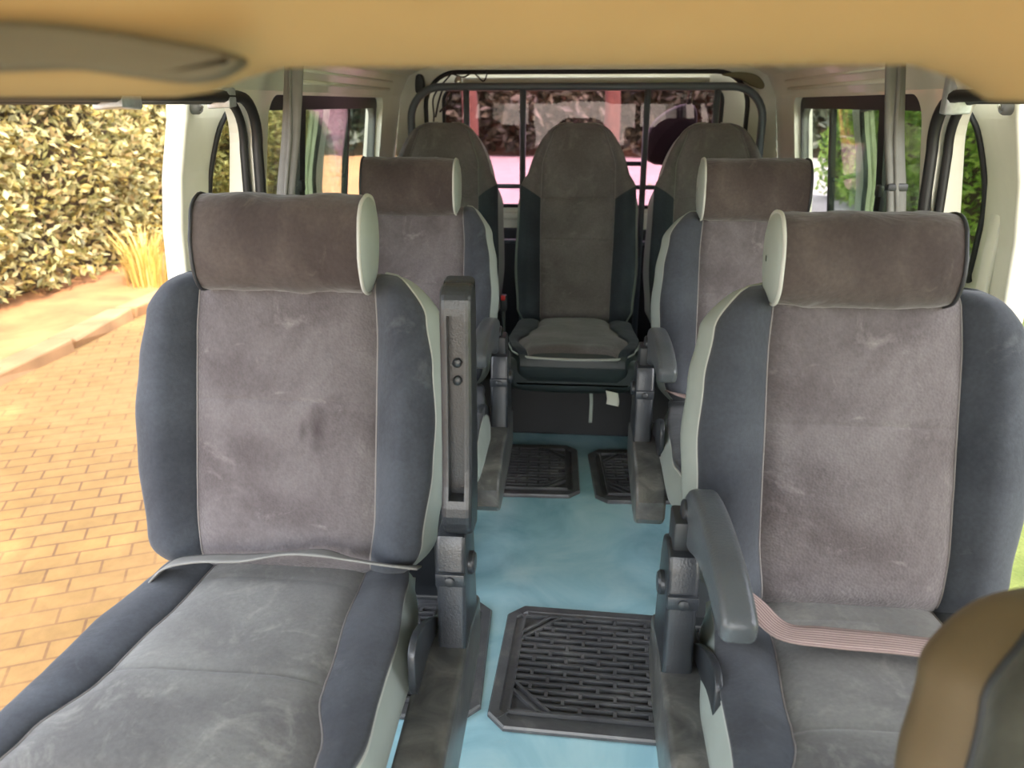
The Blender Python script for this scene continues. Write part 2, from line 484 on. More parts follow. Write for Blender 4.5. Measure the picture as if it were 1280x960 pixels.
def headrest(root, cy, cz, w, rec, seed, x0=0.0, light_pipe=1, b=.078):
    a = .056
    def ring(x, sc, da=0):
        out = []
        for k in range(36):
            t = 2*math.pi*k/36
            c, s = math.cos(t), math.sin(t)
            y = a*math.copysign(abs(c)**.82, c); z = b*math.copysign(abs(s)**.70, s)
            if z < 0: y *= 1-.10*(-z/b)
            nz = 1+.06*noise.noise(Vector((x*16+seed, y*20, z*20)))+.035*abs(noise.noise(Vector((x*22+seed+z*40, y*9, z*14+x*20))))+.02*noise.noise(Vector((x*50+seed, y*50, z*60)))
            v = Vector((x, y*sc*nz, z*sc*nz))
            v.rotate(Matrix.Rotation(R(-rec), 3, 'X'))
            out.append(v+Vector((x0, cy, cz)))
        return out
    xs = [-.5+i/22 for i in range(23)]
    rings = [ring(x*w, 1-.05*abs(2*x)**5) for x in xs]
    vs = [v for r in rings for v in r]; fs = []
    for i in range(22):
        for k in range(36):
            k2 = (k+1) % 36
            fs.append((i*36+k, i*36+k2, (i+1)*36+k2, (i+1)*36+k))
    h = from_py('headrest', vs, fs, M['velour_head'], root)
    for sgn in (-1, 1):
        cr_ = [ring(sgn*(w/2+.012*math.sin(t)), .95*math.cos(t)) for t in [R(x) for x in (0, 18, 36, 52, 66, 78, 86)]]
        vs = [v for r in cr_ for v in r]; fs = []
        for i in range(len(cr_)-1):
            for k in range(36):
                k2 = (k+1) % 36; q = (i*36+k, i*36+k2, (i+1)*36+k2, (i+1)*36+k)
                fs.append(q if sgn > 0 else q[::-1])
        fs.append(tuple((len(cr_)-1)*36+k for k in range(36)))
        e = from_py('end_cap', vs, fs, M['vinyl'], h)
        tube('piping', ring(sgn*w/2, .965), .003, M['piping' if sgn == light_pipe else 'piping_dark'], h, 6, True)
    for sx in (-.06, .06):
        tube('headrest_post', [(x0+sx, cy+.006, cz-.055), (x0+sx, cy-.015, cz-.125)], .0055, M['chrome'], h, 8)
        bm = bmesh.new(); bm_box(bm, (x0+sx, cy-.004, cz-.084), (.026, .020, .014), None, .003)
        from_bm('post_collar', bm, M['belt'], h, True)
    return h

def prism_obj(name, pts, lo, hi, mat, parent, bev=.01, seg=3, axis='x'):
    return from_bm(name, prism_bm(pts, lo, hi, axis, bev, seg), mat, parent, True)

def smooth_outline(pts, n=5):
    P = pts+pts[:1]
    c = []
    N = len(pts)
    for i in range(N):
        p0, p1, p2, p3 = pts[i-1], pts[i], pts[(i+1) % N], pts[(i+2) % N]
        for k in range(n):
            t = k/n
            c.append(tuple(.5*((2*p1[d])+(-p0[d]+p2[d])*t+(2*p0[d]-5*p1[d]+4*p2[d]-p3[d])*t*t+(-p0[d]+3*p1[d]-3*p2[d]+p3[d])*t**3) for d in (0, 1)))
    return c

def captain_seat(name, label, loc, inner, arm, group, rec=16.5, headw=.285, front=False, seed=0, belt=None, width=.262, pw=.148, L=.515, beam_end=-.505, side_off=0.0, hx=0.0, hb=.078, hz=0.0, panel='velour_back'):
    """inner = +1: the aisle lies on +x; arm = 'up' or 'down'. Origin: floor under the back/cushion joint."""
    root = empty(name, loc); tag(root, label, 'seat', group)
    Wm, pm = width, pw; k_ = L/.515
    def W(s):
        s = s/k_
        base = lerp_tab([(0, Wm-.045), (.07, Wm-.022), (.2, Wm-.004), (.27, Wm), (.36, Wm-.008), (.44, Wm-.022), (.5, Wm-.04)], s)
        if s > .43:
            u = min(1, (s-.43)/.085); base = pm+.004+(base-pm-.004)*math.sqrt(max(0, 1-u**2.6))
        if s < .05:
            u = (.05-s)/.05; base = base-.03*u*u
        return base
    def p(s):
        s = s/k_
        return lerp_tab([(0, pm-.010), (.12, pm), (.40, pm), (.515, pm-.006)], s)
    mats = {'side': 'vinyl', 'panel': panel, 'bolster': 'bolster', 'rear': 'vinyl_dark'}
    if front: mats = {'side': 'vinyl_tan', 'panel': 'front_fabric', 'bolster': 'front_fabric', 'rear': 'vinyl_dark'}
    Mx = back_matrix(0, .40, rec)
    parts, pipes, st = pad(L, W, p, .115, .034, .05, .035, .008, seams=((.30, .0028, .0035),), seed=seed)
    pms = ('piping_dark', 'piping') if inner > 0 else ('piping', 'piping_dark')
    if front: pms = ('piping_dark', 'piping_dark')
    bo = upholstery('backrest', root, parts, pipes, st, Mx, mats, [('side', 'backrest'), ('panel', 'center_panel'), ('bolster', 'side_bolster'), ('rear', 'rear_cover')], pms)
    # cushion
    def Wc(s): 
        b = lerp_tab([(0, .205), (.10, .228), (.26, .247), (.44, .25), (.56, .225)], s)
        return b
    def pc(s): return lerp_tab([(0, .132), (.16, .136), (.33, .152), (.36, .155), (.46, .185), (.56, .2)], s)
    Mc = seat_matrix(.09, .402, 2.0)
    parts, pipes, st = pad(.56, Wc, pc, .13, .014, .05, .07, .012, seams=((.345, .005, .005), (.12, .002, .006)), seed=seed+4, wr=.003)
    mats = dict(mats); mats['panel'] = 'velour_seat' if not front else 'front_fabric'
    upholstery('seat_cushion', root, parts, pipes, st, Mc, mats, [('side', 'seat_cushion'), ('panel', 'center_panel'), ('bolster', 'side_bolster'), ('rear', 'underside')], pms)
    if not front or True:
        headrest(root, .145, .938-(.515-L)+hz, headw, rec-4, seed+1, hx, inner, hb)
    # pedestal
    bm = bmesh.new()
    bm_box(bm, (0, -.23, .012), (.34, .36, .024), None, .004)
    for sx in (-.15, .15):
        for sy in (-.36, -.10):
            bm_box(bm, (sx, sy, .14), (.035, .035, .25), None, .004)
    bm_box(bm, (0, -.23, .262), (.38, .38, .02), None, .004)
    from_bm('pedestal', bm, M['black'], root)
    # side frame towards the aisle
    i = inner
    o_ = side_off
    def X(a, b): return (min((a+o_)*i, (b+o_)*i), max((a+o_)*i, (b+o_)*i))
    lo, hi = X(.262, .312)
    beam = [(.10, .24), (.10, .315), (-.02, .335), (beam_end*.6, .318), (beam_end+.035, .295), (beam_end, .26), (beam_end, .215), (beam_end+.025, .19), (beam_end*.7, .185), (0, .20), (.08, .215)]
    prism_obj('side_cover', beam, *X(.240, .312), M['rail'], root, .009)
    br = bmesh.new(); bm_box(br, (0, -.215, .272), (.44, .50, .045), None, .008)
    from_bm('seat_pan', br, M['black'], root)
    up = [(-.075, .285), (-.06, .40), (-.055, .50), (-.045, .522), (.0, .528), (.035, .515), (.05, .48), (.075, .285)]
    u = prism_obj('upright', up, lo+.002*(1), hi-.002, M['plastic'], root, .007)
    Mb = Matrix.Translation((i*(.312+o_), -.01, .455)) @ Matrix.Rotation(R(90)*i, 4, 'Y')
    from_bm('pivot_bolt', lathe_bm([(.019, -.006), (.019, .004), (.015, .008), (.004, .009)], 20, Mb), M['plastic'], u, True)
    bb = bmesh.new(); bm_box(bb, (i*(.287+o_), -.062, .455), (.046, .008, .022), Matrix.Rotation(0, 3, 'X'), .002)
    pl = from_bm('bolt_plate', bb, M['plastic'], u, True)
    from_bm('bolt_head', lathe_bm([(.008, 0), (.008, .004), (.005, .006)], 16, Matrix.Translation((i*(.287+o_), -.066, .455)) @ Matrix.Rotation(R(90), 4, 'X')), M['black'], u, True)
    # recliner lever between frame and cushion
    lv = prism_obj('recliner_lever', smooth_outline([(-.20, .40), (-.185, .43), (-.13, .42), (-.03, .36), (-.03, .335), (-.10, .35), (-.19, .345)], 3), *X(.247, .258), M['plastic'], root, .002)
    if arm == 'down':
        lo2, hi2 = X(.242, .284)
        prof = smooth_outline([(-.300, .612), (-.22, .632), (-.10, .634), (-.01, .618), (.035, .575), (.02, .535), (-.03, .525), (-.10, .552), (-.19, .572), (-.29, .572), (-.308, .588)], 4)
        ar = prism_obj('armrest', prof, lo2, hi2, M['arm'], root, .011, 4)
        Mb = Matrix.Translation((i*(.285+o_), -.0, .575)) @ Matrix.Rotation(R(90)*i, 4, 'Y')
        from_bm('pivot_cap', lathe_bm([(.018, -.004), (.018, .003), (.014, .006), (.003, .007)], 20, Mb), M['plastic'], ar, True)
        bm = bmesh.new(); bm_box(bm, (i*(.288+o_), .0, .54), (.03, .06, .06), None, .005)
        from_bm('pivot_mount', bm, M['black'], ar, True)
    elif arm == 'up':
        lo2, hi2 = X(.276, .322)
        # folded up: hollow underside faces the front
        x0, x1 = lo2, hi2
        a = R(4)
        def pt(t, d):   # t up along the arm, d towards the front
            return (-.01+t*math.sin(a)-d*math.cos(a), .532+t*math.cos(a)+d*math.sin(a))
        prof = smooth_outline([pt(-.012, .0), pt(-.006, .035), pt(.03, .055), pt(.10, .044), (pt(.25, .040)), pt(.345, .042), pt(.372, .03), pt(.376, .0), pt(.36, -.02), pt(.1, -.03), pt(.0, -.02)], 4)
        bm = prism_bm(prof, x0, x1, 'x', .008, 3)
        ar = from_bm('armrest', bm, M['plastic'], root, False)
        cb = prism_bm([pt(.335, .02), pt(.335, .09), pt(.055, .09), pt(.055, .02)], x0+.011, x1-.011, 'x')
        cu = from_bm('cutter', cb, M['plastic'], root)
        bpy.context.view_layer.update()
        boolean_cut(ar, [cu])
        for t in (.235, .262):
            p_ = pt(t, .024)
            sb = lathe_bm([(.007, 0), (.007, .004), (.004, .006)], 14, Matrix.Translation((i*(.299+o_), p_[0]+.003, p_[1])) @ Matrix.Rotation(R(90), 4, 'X'))
            from_bm('screw', sb, M['plastic'], ar, True)
    return root

# ------------------------------------------------------------------ van shell
YF, YB = -.95, 3.30
prof_in = [(.80, 0), (.80, .75), (.79, .88), (.748, 1.18), (.71, 1.255), (.62, 1.30)]
prof_out = [(.62, 1.355), (.76, 1.31), (.81, 1.20), (.853, .88), (.865, .75), (.865, -.35), (.80, -.35)]
DO = (.12, 1.83)   # sliding door opening in y
def make_wall(name, sgn):
    pts = [(sgn*x, z) for x, z in prof_in+prof_out]
    w = from_bm(name, prism_bm(pts, YF, YB, 'y'), M['paint'])
    lo, hi = sorted((sgn*.5, sgn*1.1))
    c1 = from_bm('c', prism_bm(rrect(DO[0], DO[1], .01, 1.175, (.02, .02, .11, .08), 8), lo, hi, 'x'), M['paint'])
    c2 = from_bm('c', prism_bm(rrect(1.90, 3.02, .72, 1.172, (.05, .05, .04, .06), 6), lo, hi, 'x'), M['paint'])
    boolean_cut(w, [c1, c2]); w['kind'] = 'structure'
    return w
def wx(z):   # inner wall x at height z
    P = prof_in
    for (xa, za), (xb, zb) in zip(P, P[1:]):
        if z <= zb: return xa+(xb-xa)*(z-za)/(zb-za)
    return .62
make_wall('wall_left', -1); make_wall('wall_right', 1)
def struct(name, bm, mat, parent=None, smooth=False):
    o = from_bm(name, bm, mat, parent, smooth)
    if parent is None: o['kind'] = 'structure'
    return o
bm = bmesh.new(); bm_box(bm, (0, (YF+YB)/2, -.02), (1.60, YB-YF, .04)); struct('floor', bm, M['floor'])
bm = bmesh.new(); bm_box(bm, (0, (YF+YB)/2, 1.328), (1.24, YB-YF, .055)); struct('ceiling', bm, M['paint'])
# under-body sills
for s, nm in ((-1, 'trim_1'), (1, 'trim_2')):
    bm = bmesh.new(); bm_box(bm, (s*.80, (DO[0]+DO[1])/2, .002), (.07, DO[1]-DO[0]-.02, .02), None, .004)
    struct(nm, bm, M['chrome'])
# ribs and grooves along the cant rails above the windows
for s, nm in ((-1, 'trim_3'), (1, 'trim_4')):
    vs, fs = [], []
    for z, r in ((1.205, .006), (1.232, .004)):
        tube_mesh([(s*(wx(z)-.001), 1.98, z), (s*(wx(z)-.001), 3.05, z-.004)], r, 8, False, vs, fs)
    o = from_py(nm, vs, fs, M['paint']); o['kind'] = 'structure'
# rear wall with tailgate opening
bo = [(-.80, 0), (.80, 0), (.80, .75), (.748, 1.18), (.71, 1.255), (.62, 1.30), (-.62, 1.30), (-.71, 1.255), (-.748, 1.18), (-.80, .75)]
wb = from_bm('wall_back', prism_bm(bo, 3.30, 3.36, 'y'), M['paint'])
c = from_bm('c', prism_bm(rrect(-.645, .645, .06, 1.272, (.03, .03, .13, .13), 8), 3.2, 3.5, 'y'), M['paint'])
boolean_cut(wb, [c]); wb['kind'] = 'structure'
def loop3(pts, y): return [(a, y, b) for a, b in pts]
o = tube('trim_5', loop3(rrect(-.643, .643, .06, 1.270, (.03, .03, .13, .13), 8), 3.295), .009, M['rubber'], None, 8, True); o['kind'] = 'structure'
# tailgate
tg = from_bm('door_3', prism_bm(rrect(-.70, .70, -.2, 1.30, (.03, .03, .14, .14), 8), 3.38, 3.42, 'y'), M['paint'])
c = from_bm('c', prism_bm(rrect(-.585, .56, .735, 1.212, (.05, .05, .05, .05), 6), 3.3, 3.5, 'y'), M['paint'])
boolean_cut(tg, [c]); tg['kind'] = 'structure'
bm = prism_bm(rrect(-.60, .575, .72, 1.225, .06, 6), 3.398, 3.402, 'y'); g = from_bm('window_3', bm, M['glass_pink']); g['kind'] = 'structure'
tube('window_seal', loop3(rrect(-.583, .558, .737, 1.210, .05, 6), 3.378), .008, M['rubber'], g, 8, True)
# inner tailgate pressings
bm = bmesh.new(); bm_box(bm, (0, 3.372, .695), (1.15, .02, .03), None, .006); bm_box(bm, (0, 3.372, 1.245), (1.0, .02, .018), None, .006)
struct('trim_6', bm, M['paint'], None, True)

bm = bmesh.new(); bm_box(bm, (0, 3.355, .335), (1.20, .03, .62), None, .012); struct('trim_9', bm, M['lining'], None, True)
for k, (xa, xb) in enumerate(((-.80, -.775), (.775, .80))):
    bm = bmesh.new(); bm_box(bm, ((xa+xb)/2-.004*(1 if xa > 0 else -1), 2.62, .36), (.03, 1.3, .70), None, .008); struct('trim_%d' % (10+k), bm, M['lining'], None, True)
# side windows: frame, sliding bar, panes, latch
def side_window(name, s):
    def X(z, off=0): return s*(wx(z)+.035+off)
    y0, y1, z0, z1 = 1.885, 3.03, .705, 1.185
    def frame_loop(y0, y1, z0, z1, r):
        return rrect(y0, y1, z0, z1, r, 6)
    outer = frame_loop(y0, y1, z0, z1, .06); inner = frame_loop(y0+.022, y1-.022, z0+.02, z1-.05, .045)
    vs, fs = [], []; N = len(outer)
    for off in (-.012, .014):
        for lp in (outer, inner):
            vs += [(X(z, off), y, z) for y, z in lp]
    for k in range(N):
        j = (k+1) % N
        fs += [(k, j, N+j, N+k), (2*N+k, 3*N+k, 3*N+j, 2*N+j), (N+k, N+j, 3*N+j, 3*N+k), (k, 2*N+k, 2*N+j, j)]
    fr = from_py(name, vs, fs, M['black'], None, False); fr['kind'] = 'structure'
    def bar(nm, ya, yb, za, zb, t=.012, mat='black', off=0):
        vs = []
        for o_ in (-t+off, t+off):
            for y, z in ((ya, za), (yb, za), (yb, zb), (ya, zb)): vs.append((X(z, o_), y, z))
        return from_py(nm, vs, [(0, 1, 2, 3), (7, 6, 5, 4), (0, 4, 5, 1), (1, 5, 6, 2), (2, 6, 7, 3), (3, 7, 4, 0)], M[mat], fr, False)
    bar('sliding_bar', 2.17, 2.215, z0+.01, z1-.04, .010, 'black', -.008)
    bar('sliding_bar', 2.66, 2.685, z0+.01, z1-.04, .008, 'black', 0)
    bar('pane', y0+.01, 2.69, z0+.01, z1-.03, .0015, 'glass', .004)
    bar('pane', 2.19, y1-.01, z0+.01, z1-.03, .0015, 'glass', -.008)
    bm = bmesh.new(); bm_box(bm, (X(.90, -.028), 2.165, .905), (.022, .045, .06), None, .006); bm_box(bm, (X(.90, -.04), 2.155, .935), (.016, .03, .03), None, .005)
    from_bm('latch', bm, M['black'], fr, True)
    return fr
side_window('window_1', -1); side_window('window_2', 1)

# door opening seals (rubber strip all round)
def seal(name, s):
    pts = rrect(DO[0]+.012, DO[1]-.006, .02, 1.165, (.03, .03, .11, .08), 9)
    vs, fs = [], []
    tube_mesh([(s*(wx(z)-.006), y, z) for y, z in pts], .0125, 8, True, vs, fs)
    tube_mesh([(s*(wx(z)+.026), y-.004*(1 if y > 1 else -1), z-.006*(1 if z > .6 else -1)) for y, z in pts], .010, 8, True, vs, fs)
    o = from_py(name, vs, fs, M['rubber']); o['kind'] = 'structure'
seal('trim_7', -1); seal('trim_8', 1)

# slid-back side doors
def slide_door(name, s, wn):
    xin = lambda z: lerp_tab([(-.3, .925), (.75, .925), (.88, .918), (1.2, .862)], z)
    Y0, Y1 = 1.70, 2.74
    zs = [-.32, .2, .75, .88, 1.0, 1.12, 1.19]
    pts = [(s*xin(z), z) for z in zs]+[(s*(xin(z)+.035), z) for z in zs[::-1]]
    d = from_bm(name, prism_bm(pts, Y0, Y1, 'y'), M['paint'])
    lo, hi = sorted((s*.7, s*1.2))
    hole = smooth_outline([(1.885, .78), (1.86, .95), (1.87, 1.06), (1.90, 1.115), (1.97, 1.135), (2.3, 1.14), (2.60, 1.135), (2.64, 1.10), (2.645, .9), (2.64, .78), (2.60, .755), (2.2, .75), (1.91, .755)], 4)
    c = from_bm('c', prism_bm(hole, lo, hi, 'x'), M['paint'])
    boolean_cut(d, [c]); d['kind'] = 'structure'
    # pressed edge flanges on the leading post
    vs, fs = [], []
    tube_mesh([(s*(xin(z)-.004), Y0+.006, z) for z in zs], .008, 8, False, vs, fs)
    from_py('edge_flange', vs, fs, M['paint'], d)
    bm = bmesh.new(); bm_box(bm, (0, 0, 0), (.012, .045, 1.5), None, .005)
    bmesh.ops.transform(bm, matrix=Matrix.Translation((s*.918, 1.81, .42)), verts=bm.verts)
    from_bm('post_pressing', bm, M['paint'], d, True)
    tube('glass_seal', [(s*(xin(z)-.003), y, z) for y, z in hole], .007, M['rubber'], d, 6, True)
    Mb = Matrix.Translation((s*(xin(1.14)-.001), 1.752, 1.145)) @ Matrix.Rotation(R(-90)*s, 4, 'Y')
    st = from_bm('door_stop', lathe_bm([(.017, -.004), (.017, .010), (.013, .016), (.009, .013), (.007, .018), (.002, .018)], 20, Mb), M['belt'], d, True)
    Mb2 = Mb @ Matrix.Translation((0, 0, .017))
    from_bm('bolt_head', lathe_bm([(.005, -.002), (.005, .004), (.003, .005)], 12, Mb2), M['chrome'], st, True)
    vs = []
    for off in (.018, .022):
        for y, z in hole: vs.append((s*(xin(z)+off), y, z))
    N = len(hole)
    fs = [tuple(range(N)), tuple(range(N, 2*N))[::-1]]+[(k, N+k, N+(k+1) % N, (k+1) % N) for k in range(N)]
    w = from_py(wn, vs, fs, M['glass_dark'], None, False); w['kind'] = 'structure'
slide_door('door_1', -1, 'window_4'); slide_door('door_2', 1, 'window_5')

# overhead trim above the camera: tan headliner header with a curved lower edge
def header():
    xs = [-.70+i*.02 for i in range(71)]
    def zl(x):
        if x < 0: return lerp_tab([(-.215, 1.1535), (-.155, 1.168)], x)
        return lerp_tab([(.165, 1.168), (.205, 1.151)], x)
    sec = [(.56, 1.300), (.56, 1.20), (.50, 1.182)]
    vs, fs = [], []
    def prof(x):
        z = zl(x)
        return [(.34, 1.300), (.355, z+.075), (.385, z+.022), (.405, z+.004), (.42, z), (.435, z+.002), (.45, z+.012), (.47, z+.06), (.48, 1.300)]
    for x in xs: vs += [(x, y, z) for y, z in cr(prof(x), 3)]
    n = len(cr(prof(0), 3))
    for i in range(len(xs)-1):
        for k in range(n-1): fs.append((i*n+k, i*n+k+1, (i+1)*n+k+1, (i+1)*n+k))
    fs.append(tuple(range(n))); fs.append(tuple((len(xs)-1)*n+k for k in range(n))[::-1])
    o = from_py('ceiling_header', vs, fs, M['headliner']); o['kind'] = 'structure'
header()
# sun visor folded against the header, left
def visor():
    top = [(-.45, 1.186), (-.34, 1.187), (-.28, 1.1865), (-.245, 1.1850), (-.20, 1.179), (-.160, 1.171)]
    bot = [(-.166, 1.163), (-.185, 1.159), (-.21, 1.1615), (-.24, 1.165), (-.28, 1.1645), (-.34, 1.162), (-.45, 1.160)]
    out = smooth_outline(top+bot, 5)
    r = empty('sun_visor', (0, 0, 0)); tag(r, 'dark tan padded sun visor folded against the headliner at the top left corner', 'sun visor')
    prism_obj('visor_board', out, .366, .384, M['visor'], r, .004, 3, 'y')
    tube('hinge_rod', [(-.42, .380, 1.187), (-.50, .382, 1.20), (-.52, .382, 1.25), (-.52, .375, 1.297)], .004, M['black'], r, 8)
visor()

# ------------------------------------------------------------------ rubber mats
def rubber_mat(label, loc, rz, w, d, corner_seed):
    root = empty('floor_mat', (loc[0], loc[1], 0), rz); tag(root, label, 'floor mat', 'black ribbed rubber floor mats in the aisle')
    hw, hd = w/2, d/2; c = .035
    def oct_(e, cc): return [(-hw+e+cc, -hd+e), (hw-e-cc, -hd+e), (hw-e, -hd+e+cc), (hw-e, hd-e-cc), (hw-e-cc, hd-e), (-hw+e+cc, hd-e), (-hw+e, hd-e-cc), (-hw+e, -hd+e+cc)]
    from_bm('base_sheet', prism_bm(oct_(0, c), 0.001, .007, 'z'), M['mat'], root)
    # raised rim
    vs, fs = [], []
    o1, o2 = oct_(0, c), oct_(.028, .02)
    for z, lp in ((.006, o1), (.012, oct_(.003, c)), (.012, oct_(.022, .024)), (.006, oct_(.026, .022))):
        vs += [(x, y, z) for x, y in lp]
    for a in range(3):
        for k in range(8):
            j = (k+1) % 8; fs.append((a*8+k, a*8+j, (a+1)*8+j, (a+1)*8+k))
    from_py('rim', vs, fs, M['mat'], root, False)
    # raised rib pattern like brickwork, with framed diagonal corners
    bm = bmesh.new(); e = .042; t = .003
    def rib(xa, ya, xb, yb, h=.017, t=.005):
        L = math.hypot(xb-xa, yb-ya); a = math.atan2(yb-ya, xb-xa)
        bm_box(bm, ((xa+xb)/2, (ya+yb)/2, .006+(h-.006)/2), (L, t, h-.006), Matrix.Rotation(a, 3, 'Z'))
    ix, iy = hw-e, hd-e
    for (xa, ya, xb, yb) in ((-ix, -iy, ix, -iy), (-ix, iy, ix, iy), (-ix, -iy, -ix, iy), (ix, -iy, ix, iy)): rib(xa, ya, xb, yb)
    cut = .085
    def inside(x, y):
        return (ix-abs(x))+(iy-abs(y)) > cut+.004
    rows = int(2*iy/.0195)
    for r_ in range(1, rows):
        y = -iy+2*iy*r_/rows
        lim = ix-max(0, cut+.004-(iy-abs(y)))
        rib(-lim, y, lim, y)
    bw = .07; dy = 2*iy/rows
    for r_ in range(rows):
        y = -iy+dy*(r_+.5); n = int(2*ix/bw)+1
        for k in range(n+1):
            x = -ix+k*bw+(bw/2 if r_ % 2 else 0)
            if abs(x) < ix-.01 and inside(x, y+dy/2) and inside(x, y-dy/2): rib(x, y-dy/2, x, y+dy/2, .017, .007)
    for sx in (-1, 1):
        for sy in (-1, 1):
            rib(sx*ix, sy*(iy-cut), sx*(ix-cut), sy*iy); rib(sx*ix, sy*(iy-cut+.025), sx*(ix-cut+.025), sy*iy)
            rib(sx*(hw-.004-c*.5), sy*(hd-.004-c*.5), sx*(ix), sy*(iy), .0135, .003)
    from_bm('rib_pattern', bm, M['mat'], root)
rubber_mat('large black rubber mat lying nearest in the aisle, fully seen beside the right armrest seat', (.095, 1.358), R(-2), .49, .390, 0)
rubber_mat('black rubber mat at lower left, only its right edge showing beside the front left seat', (-.422, 1.372), R(2.3), .49, .385, 1)
rubber_mat('black rubber mat under the second row left seat, in front of the rear centre seat', (-.226, 2.305), R(2), .49, .375, 2)
rubber_mat('black rubber mat beside the second row right seat, right of the narrow blue gap', (.305, 2.303), R(4), .49, .375, 3)

# ------------------------------------------------------------------ captain seats
G = 'grey and blue captain seats with headrests'
captain_seat('captain_seat', 'near left grey captain seat with brown headrest and armrest folded upright', (-.480, 1.068, 0), 1, 'up', G, seed=1, headw=.27, panel='velour_stained', pw=.154, width=.270, hx=.006, side_off=.008)
captain_seat('captain_seat', 'near right grey captain seat with pinkish lap belt lying across its cushion', (.437, 1.040, 0), -1, 'down', G, seed=20, headw=.252, pw=.143, side_off=-.018, hx=-.018, hb=.070, hz=-.007)
captain_seat('captain_seat', 'second row left grey captain seat, behind the upright armrest', (-.462, 1.97, 0), 1, 'down', G, seed=40, headw=.25, rec=15.5, width=.24, beam_end=-.30, side_off=-.028)
captain_seat('captain_seat', 'second row right grey captain seat between the near right seat and the rear bench', (.458, 1.91, 0), -1, 'down', G, seed=60, headw=.258, rec=15.5, beam_end=-.27, hx=-.022, hz=.006, side_off=-.005)
captain_seat('front_seat', 'blurred olive brown front seat shoulder at the lower right corner', (.494, .275, 0), -1, None, None, seed=80, front=True, width=.26, rec=20, L=.478)

# ------------------------------------------------------------------ rear high-back seats
def rear_seat(label, x, y, seed, bucket):
    root = empty('rear_seat', (x, y, 0)); tag(root, label, 'seat', 'tall rear row seats with rounded tops')
    def W(s):
        b = lerp_tab([(0, .195), (.05, .215), (.2, .226), (.42, .218), (.52, .195)], s)
        if s > .42:
            u = min(1, (s-.42)/.295); b = .03+(b-.03)*math.sqrt(max(0, 1-u**2.1))
        return b
    def p(s): return min(lerp_tab([(0, .125), (.42, .132), (.55, .13), (.70, .09)], s), W(s)-.02)
    def cl(k, s, x_):
        if k in ('panel', 'bolster'):
            if s > .445: return 'top'
        return k
    Mx = back_matrix(0, .40, 13)
    parts, pipes, st = pad(.715, W, p, .11, .028, .05, .04, .008, ns=72, seams=((.445, .003, .003), (.30, .0025, .003)), classify=cl, seed=seed, slant=(.445, .05))
    mats = {'side': 'vinyl', 'panel': 'velour_rear', 'bolster': 'bolster_dark', 'rear': 'vinyl_dark', 'top': 'velour_rear'}
    upholstery('backrest', root, parts, pipes, st, Mx, mats, [('side', 'backrest'), ('panel', 'center_panel'), ('bolster', 'side_bolster'), ('top', 'head_panel'), ('rear', 'rear_cover')])
    def Wc(s): return lerp_tab([(0, .19), (.08, .215), (.28, .222), (.37, .205), (.43, .17)], s)
    def pc(s): return lerp_tab([(0, .125), (.1, .125), (.2, .15), (.30, .178), (.43, .14)], s)
    Mc = seat_matrix(.02, .41, 1)
    parts, pipes, st = pad(.43, Wc, pc, .12, .010, .04, .05, .014, seams=((.2, 0, .01),), seed=seed+3, wr=.003, pipe_n=-.020, classify=lambda k, q, x_: 'side' if (q > .418 and k in ('panel', 'bolster')) else k)
    mats = {'side': 'vinyl_dark', 'panel': 'velour_rear', 'bolster': 'bolster_dark', 'rear': 'vinyl_dark'}
    pl, prr = pipes
    co = upholstery('seat_cushion', root, parts, ([],) if False else [], st, Mc, mats, [('side', 'seat_cushion'), ('panel', 'center_panel'), ('bolster', 'side_bolster'), ('rear', 'underside')], ())
    # one piping round the cushion front
    k = len(prr)
    pts = [(a, b, -.022) for a, b, c in pl[:int(k*.93)]]+[(a, b, -.022) for a, b, c in prr[:int(k*.93)][::-1]]
    lw = pl[int(k*.93)-1][0]; s0 = pl[int(k*.93)-1][1]
    mid = [(lw+(-2*lw)*t, s0+.028*math.sin(math.pi*t)**.6, -.022) for t in [j/12 for j in range(1, 12)]]
    n0 = int(k*.93)
    path = [(a, b, -.016) for a, b, c in pl[4:n0]]+mid+[(a, b, -.016) for a, b, c in prr[4:n0][::-1]]
    tube('piping', placed(path, Mc), .0045, M['piping'], co, 6)
    # deep front valance of the cushion
    out = smooth_outline([(-.205, .30), (-.208, .38), (0, .395), (.208, .38), (.205, .30), (.17, .275), (0, .268), (-.17, .275)], 4)
    prism_obj('front_valance', out, -.395, -.05, M['vinyl_dark'], root, .03, 4, 'y')
    bm = bmesh.new()
    d0 = -.10 if bucket == 1 else -.30
    bm_box(bm, (0, (d0+.10)/2, .137), (.455, .10-d0, .274), None, .006)
    from_bm('shade_base', bm, M['lining'], root)  # solid black box added to stand in for deep shade under the seat
    return root
rear_seat('left tall rear seat, partly hidden by the second row left headrest', -.505, 2.735, 5, 0)
rear_seat('centre tall rear seat facing the aisle with its whole cushion in view', -.012, 2.715, 9, 1)
rear_seat('right tall rear seat, partly hidden by the second row right headrest', .462, 2.735, 13, 2)

